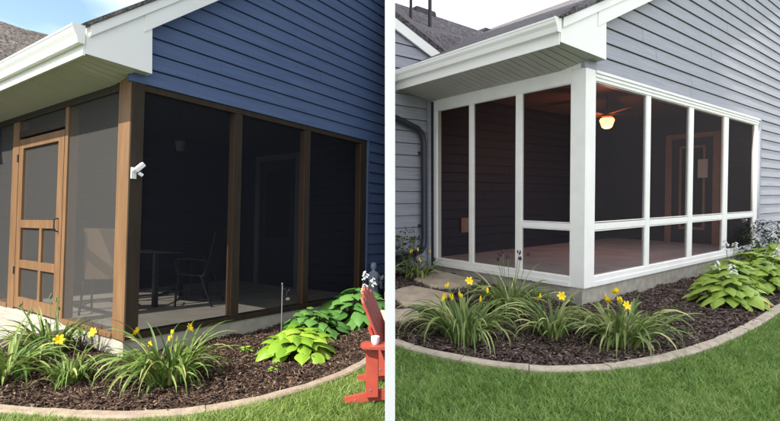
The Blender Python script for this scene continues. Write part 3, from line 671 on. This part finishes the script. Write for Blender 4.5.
def grass(half, poly, fz, mate, label, x0, x1, y0, y1, dens, ncrop=None):
    N = int((x1 - x0) * (y1 - y0) * dens)
    wx = rng.uniform(x0, x1, N); wy = rng.uniform(y0, y1, N)
    # thin with distance
    keep = rng.uniform(0, 1, N) < np.clip(1.25 - (wy - 2.7) * .16, .3, 1); 
    keep &= np.abs(wx) < wy * .86 + .6
    wx = wx[keep]; wy = wy[keep]
    m = np.array(HALF[half]); inv = np.linalg.inv(m); P = np.stack([wx, wy, wx * 0], 1); Z = np.zeros(len(wx))
    for _ in range(5):
        P[:, 2] = Z; Lc = P @ inv[:3, :3].T + inv[:3, 3]; Z = Z + fz(Lc[:, 0], Lc[:, 1]) - Lc[:, 2]
    P[:, 2] = Z; Lc = P @ inv[:3, :3].T + inv[:3, 3]
    ok = ~inpoly(Lc[:, 0], Lc[:, 1], poly) & (Lc[:, 1] < (4 if half == 'L' else 2.5))
    ok &= ~((Lc[:, 0] > 0) & (Lc[:, 1] > 0))
    ln = np.array(curbL if half == 'L' else curbR)
    dmin = np.min((Lc[:, 0][:, None] - ln[None, :, 0]) ** 2 + (Lc[:, 1][:, None] - ln[None, :, 1]) ** 2, axis=1) ** .5; ok &= dmin > .06
    P = P[ok]; N = len(P)
    pn = .8 * np.sin(P[:, 0] * 5.1 + 1 + np.sin(P[:, 1] * 3)) * np.sin(P[:, 1] * 6.3 + np.sin(P[:, 0] * 2.2)) + .7 * np.sin(P[:, 0] * 17 + P[:, 1] * 11) * np.sin(P[:, 1] * 19 - P[:, 0] * 7) + .6 * np.sin(P[:, 0] * 41 + 3 * np.sin(P[:, 1] * 23))
    h = rng.uniform(.022, .055, N) * (1 + .22 * pn); w = rng.uniform(.0013, .0027, N); az = rng.uniform(0, 6.283, N); ln_ = rng.uniform(.2, 1.5, N)
    dx = np.cos(az) * ln_; dy = np.sin(az) * ln_; fa = rng.uniform(0, 6.283, N); sx = np.cos(fa) * w; sy = np.sin(fa) * w
    def pt(f, lean, wd): return np.stack([P[:, 0] + dx * h * lean + sx * wd, P[:, 1] + dy * h * lean + sy * wd, P[:, 2] + h * f], 1)
    V = np.stack([pt(-.1, 0, -1), pt(-.1, 0, 1), pt(.5, .3, -.9), pt(.5, .3, .9), pt(.92, .95, -.15), pt(.92, .95, .15)], 1).reshape(-1, 3)
    b = (np.arange(N) * 6)[:, None, None]; Q = (b + np.array([(0, 1, 3, 2), (2, 3, 5, 4)])[None]).reshape(-1, 4)
    t = np.clip(rng.beta(2.2, 3, N) + .13 * pn + (rng.uniform(0, 1, N) < .06) * .5, 0, 1)
    tag(np_mesh('lawn_grass', V, Q, np.repeat(t, 6), mate, 'W'), label, 'grass', kind='stuff')
grass('L', bedL, gzL, M['grassL'], 'sunlit mown lawn grass in front of the blue house', -3.6, -PX - .004, 2.5, 6.5, 19000)
grass('R', bedR, gzR, M['grassR'], 'green mown lawn grass in front of the grey house', PX + .004, 6.5, 2.4, 7.5, 16000)

# ------------------------------------------------------------------ plants
def ribbon(V, F, T, base, az, L, el, bend, w, tone, seg=7, tw=0, fold=.25):
    p = np.array(base, float); d0 = np.array([math.cos(az), math.sin(az), 0]); side = np.array([-math.sin(az), math.cos(az), 0]); a = el; b = len(V)
    for i in range(seg + 1):
        t = i / seg; ww = w * (min(1, .55 + t * 2) * (1 - max(0, (t - .45) / .55) ** 1.6)) + .0008
        up = np.array([-math.sin(a) * d0[0], -math.sin(a) * d0[1], math.cos(a)])
        s = side * math.cos(tw * t) + up * math.sin(tw * t)
        V += [p - s * ww + up * ww * fold * 2, p, p + s * ww + up * ww * fold * 2]; T += [tone + .12 * t, max(0, tone - .05), tone + .12 * t]
        if i < seg:
            k = b + i * 3; F += [(k, k + 1, k + 4, k + 3), (k + 1, k + 2, k + 5, k + 4)]
        p = p + (d0 * math.cos(a) + np.array([0, 0, math.sin(a)])) * L / seg; a -= bend / seg * (.5 + 1.0 * t)
    return p
def flower(T, base, m, r=.045, az=0):
    """six-petalled lily on top of a stem"""
    V = []; F = []; N = []; c = Vector(base); tilt = Vector((math.cos(az), math.sin(az), .5)).normalized()
    u = tilt.orthogonal().normalized(); v = tilt.cross(u)
    mb = MB()
    for k in range(6):
        a = k * 1.0472; d = u * math.cos(a) + v * math.sin(a); s = tilt.cross(d).normalized(); rr = r * (1.0 if k % 2 else .9)
        pts = []
        for (o, up, w) in ((0, 0, .08), (.5, .42, .30), (.85, .55, .26), (1.1, .45, .03)):
            pts += [c + d * rr * o + tilt * rr * up + s * rr * w, c + d * rr * o + tilt * rr * up - s * rr * w]
        mb.add(pts, [(0, 1, 3, 2), (2, 3, 5, 4), (4, 5, 7, 6)])
    mb.sm = True
    return mb.build('flower', m, T, smooth='full')
def daylily(half, x, y, rad, L, n, label, mate, flowers=(), buds=0, bud='petald', spread=1.0, stem_h=.5):
    fz = gzL if half == 'L' else gzR; z = float(fz(x, y)) + .02
    T = thing('daylily', label, 'plant', half, (x, y, z), 'daylilies by the porches')
    V = []; F = []; TN = []
    n = int(n * .72)
    for i in range(n):
        r = rad * .5 * math.sqrt(random.random()); a0 = random.uniform(0, 6.283); az = a0 + random.gauss(0, .5)
        el = random.uniform(.95, 1.5); ln = L * random.uniform(.45, 1.12); bd = random.uniform(1.3, 3.6) * spread
        ribbon(V, F, TN, (x + r * math.cos(a0), y + r * math.sin(a0), z - .01), az, ln, el, bd, random.uniform(.0065, .0135), min(.85, max(0, random.betavariate(2, 3))) if random.random() > .10 else random.uniform(.85, 1), 8, random.uniform(-.9, .9))
    np_mesh('foliage', np.array(V), np.array(F), np.clip(TN, 0, 1), mate, parent=T, smooth=True)
    for (fx_, fy_, h) in flowers:
        p = (x + fx_, y + fy_, z + h); MB().tube([(x + fx_ * .3, y + fy_ * .3, z), (x + fx_ * .6, y + fy_ * .6, z + h * .6), p], [.004, .0035, .003], 5).build('flower_stem', M['stemm'], T)
        flower(T, p, M['petal'], .043, random.uniform(0, 6.28))
    for k in range(buds):
        a = random.uniform(0, 6.28); r = rad * random.uniform(.2, .9); h = stem_h * random.uniform(.8, 1.12); p = (x + r * math.cos(a), y + r * math.sin(a), z + h)
        MB().tube([(x + r * .2 * math.cos(a), y + r * .2 * math.sin(a), z), (x + r * .6 * math.cos(a), y + r * .6 * math.sin(a), z + h * .6), p], [.003, .0028, .0025], 5).build('flower_stem', M['stemm'], T)
        mb = MB()
        for q in range(4): mb.lathe([(.002, -.012), (.008, 0), (.006, .018), (.001, .028)], (p[0] + random.uniform(-.015, .015), p[1] + random.uniform(-.015, .015), p[2] + random.uniform(-.01, .02)), 6)
        mb.build('bud', M[bud], T, smooth=60)
    return T
def hosta(half, x, y, rad, ht, n, size, label, mate, scapes=0, fl='petalw', orange=False, scape_h=.55):
    fz = gzL if half == 'L' else gzR; z = float(fz(x, y)) + .015
    T = thing('hosta', label, 'plant', half, (x, y, z), 'hostas along the foundations')
    V = []; F = []; TN = []; SV = MB()
    def leafb(base, az, pitch, s, tone, roll=0):
        d = Vector((math.cos(az) * math.cos(pitch), math.sin(az) * math.cos(pitch), math.sin(pitch))); sd = Vector((-math.sin(az), math.cos(az), 0)); 
        sd = (Matrix.Rotation(roll, 3, d) @ sd); up = d.cross(sd) * -1
        b = len(V); prof = [(-.06, .0), (-.03, .30), (.14, .44), (.36, .46), (.58, .36), (.80, .18), (.93, .06), (1.0, .0)]
        for t, w in prof:
            dz = -.48 * t * t
            c = Vector(base) + d * (t * s) + up * 0 + Vector((0, 0, dz * s))
            for qi in range(-4, 5):
                q = qi / 4; rib = (.016 if qi % 2 else -.010) * (w / .46)
                V.append(c + sd * (q * w * s) + up * (s * (.16 * abs(q) ** 1.5 * (w / .46) + rib - .03 * math.sin(t * 7 + q * 3) * abs(q)))); TN.append(min(1, max(0, tone + .16 * abs(q) ** 3 - (.0 if qi % 2 else .07) + .10 * t)))
        for i in range(len(prof) - 1):
            for q in range(8): k = b + i * 9 + q; F.append((k, k + 1, k + 10, k + 9))
    ga = 2.39996
    for i in range(n):
        t = (i + .5) / n; r = rad * math.sqrt(t) * random.uniform(.72, 1.0); az = i * ga + random.uniform(-.3, .3)
        hh = ht * (1 - .72 * t ** 1.3) * random.uniform(.85, 1.1); s = size * random.uniform(.7, 1.15)
        tip = Vector((x + r * math.cos(az), y + r * math.sin(az), z + hh))
        SV.tube([(x + .1 * r * math.cos(az), y + .1 * r * math.sin(az), z), (x + .55 * r * math.cos(az), y + .55 * r * math.sin(az), z + hh * .8), tuple(tip)], [.006, .005, .004], 5)
        leafb(tip - Vector((math.cos(az), math.sin(az), 0)) * s * .2, az + random.gauss(0, .25), .35 - .75 * t + random.gauss(0, .12), s, random.betavariate(2.4, 2.2) * .9, random.gauss(0, .2))
    np_mesh('foliage', np.array([tuple(v) for v in V]), np.array(F), TN, mate, parent=T, smooth=True)
    SV.build('stalks', M['stemm'], T)
    for k in range(scapes):
        a = random.uniform(0, 6.28); r = rad * .45; tx = x + r * math.cos(a); ty = y + r * math.sin(a); h = scape_h * random.uniform(.85, 1.15)
        MB().tube([(x, y, z), (x + r * .5 * math.cos(a), y + r * .5 * math.sin(a), z + h * .6), (tx, ty, z + h)], .004, 5).build('flower_stem', M['stemm'], T)
        mb = MB()
        for q in range(9):
            zz = z + h - q * .012; b = random.uniform(0, 6.28); o = .012 + q * .003
            mb.tube([(tx, ty, zz), (tx + math.cos(b) * o, ty + math.sin(b) * o, zz - .006), (tx + math.cos(b) * (o + .018), ty + math.sin(b) * (o + .018), zz - .024)], [.003, .007, .011], 6)
        mb.build('flower', M[fl], T, smooth=60)
    if orange:
        V2 = []; 
        mb = MB(); mb.add([(x - .06, y - rad * .93, z + .05), (x + .0, y - rad * 1.0, z + .02), (x + .07, y - rad * .96, z + .05), (x + .05, y - rad * .86, z + .12), (x - .03, y - rad * .85, z + .11)], [(0, 1, 2, 3, 4)])
        mb.build('yellowed_leaf', M['orange'], T)
    return T
# left site
daylily('L', -.86, .16, .30, .56, 160, 'daylily clump at the left edge of the bed beside the blue house', M['lilyL'], (), 3, 'stemm')
daylily('L', -.36, .66, .28, .58, 150, 'tall daylily clump in front of the brown screen door', M['lilyL'], (), 4, 'stemm', spread=.85)
daylily('L', -.60, -.34, .20, .44, 100, 'small daylily with two yellow flowers left of the brown corner post', M['lilyL'], ((-.03, .10, .33), (.22, .06, .35)), 2, 'stemm', stem_h=.42)
daylily('L', -.10, -.95, .34, .62, 250, 'large sunlit daylily with yellow flowers in front of the brown corner post', M['lilyL'], ((-.20, .10, .42), (.24, .10, .38)), 3, 'petal', stem_h=.42)
hosta('L', 1.12, -1.2, .36, .27, 64, .17, 'bright chartreuse hosta in full sun by the edging', M['hostaL'])
hosta('L', 1.85, -.70, .40, .30, 56, .18, 'green hosta shaded behind the bright chartreuse one', M['hostaD'])
hosta('L', 2.75, -.62, .52, .42, 60, .24, 'big green hosta beside the stone statue', M['hostaD'], 3, 'petalw', scape_h=.62)
def spiky(half, x, y, n, L, label):
    z = float(gzL(x, y)) + .01; T = thing('spiky_plant', label, 'plant', half, (x, y, z)); V = []; F = []; TN = []
    for i in range(n): ribbon(V, F, TN, (x + random.uniform(-.03, .03), y + random.uniform(-.03, .03), z), random.uniform(0, 6.28), L * random.uniform(.7, 1.1), random.uniform(.7, 1.4), .5, .008, random.random(), 5)
    np_mesh('foliage', np.array(V), np.array(F), TN, M['spiky'], parent=T, smooth=True)
spiky('L', -.14, .52, 26, .26, 'small bronze spiky plant against the lit foundation left of the corner post')
spiky('L', -.75, 1.25, 22, .24, 'small bronze spiky plant beside the concrete stoop')
hosta('L', .62, -1.42, .06, .05, 7, .06, 'tiny green seedling in the bark near the edging', M['hostaL'])
hosta('L', .88, -.70, .07, .06, 9, .06, 'tiny leafy sprout in the bark between daylily and hosta', M['hostaL'])
# right site
daylily('R', -1.95, -.02, .36, .64, 270, 'large daylily clump with yellow flowers at the left of the white porch bed', M['lilyR'], ((.26, .20, .46), (-.10, .14, .36)), 5, 'petal', stem_h=.42)
daylily('R', -1.02, .22, .30, .64, 220, 'dark budded daylily against the foundation of the white porch', M['lilyR'], (), 7, 'petald', stem_h=.62, spread=.85)
daylily('R', -1.28, -.46, .22, .50, 140, 'smaller daylily with two yellow flowers left of the white corner post', M['lilyR'], ((-.10, .05, .36), (.16, .02, .34)), 3, 'stemm', stem_h=.38, spread=.85)
daylily('R', -.98, -.95, .34, .58, 210, 'daylily with bright yellow flowers just right of the white corner post', M['lilyR'], ((-.10, .10, .37), (.16, .14, .40), (.12, .04, .30)), 2, 'petal', stem_h=.33)
daylily('R', -.62, 2.12, .26, .42, 90, 'daylily below the dark downspout at the grey wing', M['lilyR'], ((-.14, -.16, .28),), 3, 'petal', stem_h=.40)
hosta('R', 1.42, -.98, .40, .36, 76, .165, 'lime hosta with an orange leaf nearest the edging', M['hostaR'], 2, orange=True, scape_h=.58)
hosta('R', 2.35, -.72, .40, .38, 66, .17, 'lime hosta in the middle of the row under the white windows', M['hostaR'], 2, scape_h=.62)
hosta('R', 2.75, -1.0, .38, .36, 60, .18, 'lime hosta at the right end of the row by the edging', M['hostaR'], 1, scape_h=.62)
hosta('R', 3.6, -.75, .48, .44, 60, .19, 'lime hosta behind the others below the far white window', M['hostaR'], 3, scape_h=.72)
hosta('R', 4.9, -.65, .5, .46, 46, .21, 'farthest lime hosta at the right edge of the photograph', M['hostaR'], 2, scape_h=.75)
hosta('R', -.38, -.78, .11, .10, 12, .075, 'small yellow green seedling beside the right daylily', M['hostaR'])
def shrub(half, x, y, r, h, n, label, flowers=0):
    fz = gzL if half == 'L' else gzR; z = float(fz(x, y)); T = thing('shrub', label, 'shrub', half, (x, y, z))
    V = []; F = []; TN = []
    for i in range(n):
        a = random.uniform(0, 6.28); rr = r * random.random() ** .5; zz = z + h * random.uniform(.05, 1) * (1 - .35 * (rr / r) ** 2); c = np.array([x + rr * math.cos(a), y + rr * math.sin(a), zz])
        ribbon(V, F, TN, c, random.uniform(0, 6.28), random.uniform(.05, .09), random.uniform(-.3, .9), .8, .012, random.random() * .9, 3)
    np_mesh('foliage', np.array(V), np.array(F), np.clip(TN, 0, 1), M['dleaf'], parent=T, smooth=True)
    mb = MB()
    for k in range(9):
        a = random.uniform(0, 6.28); mb.tube([(x, y, z), (x + r * .6 * math.cos(a), y + r * .6 * math.sin(a), z + h * .8)], .005, 5)
    mb.build('stems', M['stemm'], T)
    for k in range(flowers):
        a = random.uniform(0, 6.28); rr = r * random.uniform(.3, .95); zz = z + h * random.uniform(.75, 1.12); c = (x + rr * math.cos(a), y + rr * math.sin(a), zz)
        mb = MB()
        for q in range(7):
            b = random.uniform(0, 6.28); o = random.uniform(.0, .035); 
            mb.tube([(c[0], c[1], c[2] - .02), (c[0] + math.cos(b) * o, c[1] + math.sin(b) * o, c[2] + random.uniform(-.03, .03)), (c[0] + math.cos(b) * (o + .02), c[1] + math.sin(b) * (o + .02), c[2] + random.uniform(-.04, .03))], [.003, .009, .013], 6)
        mb.build('flower', M['petalw'], T, smooth=60)
shrub('R', 5.4, -.34, .55, .85, 1700, 'dark flowering shrub against the grey siding at the far right', 7)
shrub('R', -.70, 2.28, .22, .75, 260, 'dark shrub at the foot of the grey wing wall')
shrub('L', 4.05, -.22, .30, .45, 320, 'dark foliage behind the stone statue')

# ------------------------------------------------------------------ statue
sx, sy = 3.68, -.20; sz = float(gzL(sx, sy))
T = thing('garden_statue', 'blue grey stone statue of a robed figure behind the red chair', 'statue', 'L', (sx, sy, sz))
MB().lathe([(.13, 0), (.13, .08), (.10, .12)], (sx, sy, sz), 16).build('pedestal', M['statue'], T, smooth=40)
mb = MB(); mb.lathe([(.10, .12), (.115, .16), (.10, .28), (.085, .40), (.10, .50), (.105, .56), (.07, .605), (.035, .62), (.033, .64), (.05, .665), (.056, .70), (.045, .74), (.015, .755)], (sx, sy, sz), 20, 1, .8)
mb.tube([(sx - .10, sy, sz + .56), (sx - .13, sy - .04, sz + .45), (sx - .03, sy - .11, sz + .42)], [.03, .03, .02], 8)
mb.tube([(sx + .10, sy, sz + .56), (sx + .14, sy - .05, sz + .47), (sx + .06, sy - .12, sz + .50)], [.03, .03, .02], 8)
mb.tube([(sx + .05, sy - .12, sz + .50), (sx + .07, sy - .14, sz + .56)], [.03, .015], 8)
mb.tube([(sx + .10, sy - .06, sz + .46), (sx + .14, sy - .05, sz + .34)], [.045, .02], 8)
mb.build('figure', M['statue'], T, smooth=60)

# wire garden stake
gx, gy = 1.308, -.747; gz_ = float(gzL(gx, gy))
T = thing('garden_stake', 'thin metal garden stake with a small scroll ornament by the hosta', 'garden ornament', 'L', (gx, gy, gz_))
MB().tube([(gx, gy, gz_ - .05), (gx + .003, gy, gz_ + .66)], .006, 8).build('rod', M['trimG'], T, smooth=60)
MB().lathe([(.003, 0), (.011, .012), (.003, .028)], (gx, gy, gz_ + .66), 8).build('finial', M['trimG'], T, smooth=60)
mb = MB(); mb.tube([(gx, gy, gz_ + .53), (gx + .05, gy, gz_ + .54), (gx + .11, gy, gz_ + .515), (gx + .12, gy, gz_ + .49), (gx + .09, gy, gz_ + .47)], .010, 6)
mb.tube([(gx + .06, gy, gz_ + .54), (gx + .07, gy, gz_ + .58), (gx + .10, gy, gz_ + .60), (gx + .11, gy, gz_ + .57)], .009, 6)
mb.tube([(gx, gy, gz_ + .60), (gx + .04, gy, gz_ + .62), (gx + .06, gy, gz_ + .59)], .008, 6)
mb.build('scroll', M['dark'], T, smooth=60)
mb = MB(); mb.lathe([(.004, -.02), (.018, -.008), (.02, .008), (.006, .022)], (gx + .085, gy, gz_ + .50), 10, 1.4, .8); mb.build('ornament', M['tan'], T, smooth=60)

# ------------------------------------------------------------------ red garden chair (its front runs up to the added divider wall)
# frame: origin at near rear foot; a = forward (toward +x world), b = across (away from viewer)
ca = Vector((-.335, 3.52, 0)); gzw = .045
fa = Vector((math.cos(-.13), math.sin(-.13), 0)); fb = Vector((-fa.y, fa.x, 0))
T = thing('garden_chair', 'red slatted wooden garden chair on the sunlit lawn', 'chair', 'W', (ca.x, ca.y, gzw))
def cp(a, b, z): p = ca + fa * a + fb * b; return (p.x, p.y, gzw + z)
def board(pts, b0, b1):
    mb = MB(); mb.prism(pts, lambda u, v, w: cp(u, w, v), b0, b1); return mb
Wc = .46
for b in (0, Wc):
    board([(0, .0), (.05, .0), (.36, .05), (.9, .30), (.9, .40), (.45, .16), (.0, .045)], b, b + .025).build('skid', M['redwood'], T, bevel=.003, clip=-1)
    board([(.165, .06), (.255, .07), (.255, .425), (.165, .425)], b - .03, b - .004).build('arm_support', M['redwood'], T, bevel=.003, clip=-1)
    # arm with rounded rear end
    arm = [(.13, -.05), (.15, -.085), (.20, -.095), (.8, -.10), (.8, .04), (.15, .04), (.13, .02)]
    mb = MB(); mb.prism(arm, lambda u, v, w: cp(u, b + v, w), .428, .452); mb.build('arm', M['redwood'], T, bevel=.003, clip=-1)
for (a, b, z) in ((.20, -.031, .40), (.20, -.031, .12), (.22, -.001, .03), (.08, -.001, .03), (.20, Wc - .031, .12)):
    MB().tube([cp(a, b + .004, z), cp(a, b - .004, z)], .007, 10).build('bolt', M['trimG'], T, smooth=40, clip=-1)
for k in range(5):      # back slats, fanning
    n0 = .03 + k * .083; top = (.905, .94, .955, .94, .905)[k]
    def bk(u, v, w, n0=n0): return cp(.34 - (v - .2) * .40 + w, n0 + u + (n0 - .2) * (v - .2) * .10, v)
    mb = MB(); mb.prism([(0, .2), (.074, .2), (.074, top - .15 - .02 * (k == 4)), (.06, top - .135), (.014, top - .135), (0, top - .15 - .02 * (k == 0))], bk, 0, .02)
    mb.build('back_slat', M['redwood'], T, bevel=.003, clip=-1)
mb = MB(); mb.prism([(0, .50), (Wc, .50), (Wc, .56), (0, .56)], lambda u, v, w: cp(.34 - (v - .2) * .40 + w, u, v), -.025, -.001); mb.build('back_rail', M['redwood'], T, bevel=.003, clip=-1)
board([(.30, .20), (.9, .37), (.9, .39), (.30, .22)], .03, Wc - .005).build('seat', M['redwood'], T, clip=-1)
cw = cp(.235, -.03, .453)
T2 = thing('cup', 'small white cup on the arm of the red garden chair', 'cup', 'W', cw)
MB().lathe([(.022, 0), (.03, .02), (.031, .055), (.027, .055), (.024, .03), (.005, .01)], cw, 16).build('cup_body', M['plastic'], T2, smooth=50, clip=-1)

# ------------------------------------------------------------------ unseen tower added behind the viewpoint to block sun from the right garden
SUN_AZ = math.atan2(-.73, -.683); SUN_EL = math.radians(47)
sdir = Vector((math.cos(SUN_AZ), math.sin(SUN_AZ), 0)); ndir = Vector((.73, -.683, 0)).normalized()
T = thing('sun_blocker_tower', 'added unseen sun blocker shaped as a slender tower behind the viewpoint', 'sun blocker', 'W', (-30, -33, -1.6))
def blk(t, c, z): p = sdir * t + ndir * c; return (p.x, p.y, z)
mb = MB(); mb.prism([(45, -2.25), (45, 5.0), (53, 5.0), (53, -2.25)], lambda u, v, w: blk(u, v, w), -1.6, 62); mb.build('wall', M['blk'], T)  # body of the added sun blocker
mb = MB(); mb.prism([(44.7, 62), (49, 63.5), (53.3, 62)], lambda u, v, w: blk(u, w, v), -2.25, 5.0); mb.build('roof', M['shR'], T)  # top of the added sun blocker
for i in range(16):
    for j in range(2):
        c = -1.0 + j * 3; z = 1 + i * 3.6
        mb = MB(); mb.prism([(c, z), (c + 1.6, z), (c + 1.6, z + 1.7), (c, z + 1.7)], lambda u, v, w: blk(w, u, v), 44.94, 44.99); w_ = mb.build('window', M['white'], T)  # made-up windows on the added sun blocker
        mb = MB(); mb.prism([(c + .1, z + .1), (c + 1.5, z + .1), (c + 1.5, z + 1.6), (c + .1, z + 1.6)], lambda u, v, w: blk(w, u, v), 44.92, 44.935); mb.build('pane', M['glass'], w_)  # made-up panes on the added sun blocker

# ------------------------------------------------------------------ light
w = bpy.data.worlds.new('World'); scene.world = w; w.use_nodes = True; nt = w.node_tree; N = nt.nodes; Lk = nt.links
bg = N['Background']; bg.inputs[1].default_value = .15
sky = N.new('ShaderNodeTexSky'); sky.sky_type = 'NISHITA'; sky.sun_disc = False; sky.sun_elevation = SUN_EL
sky.sun_rotation = math.atan2(sdir.x, sdir.y); sky.air_density = 1; sky.dust_density = 1
tc = N.new('ShaderNodeTexCoord'); mp = N.new('ShaderNodeMapping'); mp.inputs['Scale'].default_value = (1.6, 1.6, 4)
Lk.new(tc.outputs['Generated'], mp.inputs[0]); no = N.new('ShaderNodeTexNoise'); no.inputs['Scale'].default_value = 1.3; no.inputs['Detail'].default_value = 7
Lk.new(mp.outputs[0], no.inputs['Vector'])
dp = N.new('ShaderNodeVectorMath'); dp.operation = 'DOT_PRODUCT'; dp.inputs[1].default_value = (-.60, .72, .30); Lk.new(tc.outputs['Generated'], dp.inputs[0])
a1 = N.new('ShaderNodeMath'); a1.operation = 'MULTIPLY_ADD'; a1.inputs[1].default_value = .5; Lk.new(no.outputs[0], a1.inputs[0]); Lk.new(dp.outputs['Value'], a1.inputs[2])
mr = N.new('ShaderNodeMapRange'); mr.inputs[1].default_value = 1.22; mr.inputs[2].default_value = 1.02; Lk.new(a1.outputs[0], mr.inputs[0])
mx = N.new('ShaderNodeMix'); mx.data_type = 'RGBA'; mx.inputs[7].default_value = (6.6, 6.75, 7.1, 1)
Lk.new(mr.outputs[0], mx.inputs[0]); Lk.new(sky.outputs[0], mx.inputs[6]); Lk.new(mx.outputs[2], bg.inputs[0])
sl = bpy.data.lights.new('sun', 'SUN'); sl.energy = 4.4; sl.angle = math.radians(.5); sl.color = (1, .95, .86)
so = bpy.data.objects.new('sun', sl); COL.objects.link(so)
S = Vector((sdir.x * math.cos(SUN_EL), sdir.y * math.cos(SUN_EL), math.sin(SUN_EL))); so.rotation_euler = S.to_track_quat('Z', 'Y').to_euler()
pl = bpy.data.lights.new('porch_lamp_light', 'POINT'); pl.energy = 15; pl.color = (1, .33, .20); pl.shadow_soft_size = .05
po = bpy.data.objects.new('porch_lamp_light', pl); COL.objects.link(po); po.location = MR @ Vector((FX, FY, FZ - .17))

# ------------------------------------------------------------------ camera
cd = bpy.data.cameras.new('camera'); cam = bpy.data.objects.new('camera', cd); COL.objects.link(cam); scene.camera = cam
cam.location = (0, 0, CAMZ); cam.rotation_euler = (math.pi / 2, 0, 0); cd.sensor_width = 36; cd.lens = 36 * 480 / 780; cd.shift_y = 1.5 / 780; cd.clip_end = 2000; cd.clip_start = .05
scene.view_settings.view_transform = 'Standard'; scene.view_settings.look = 'None'; scene.view_settings.exposure = 1.02; scene.view_settings.gamma = 1
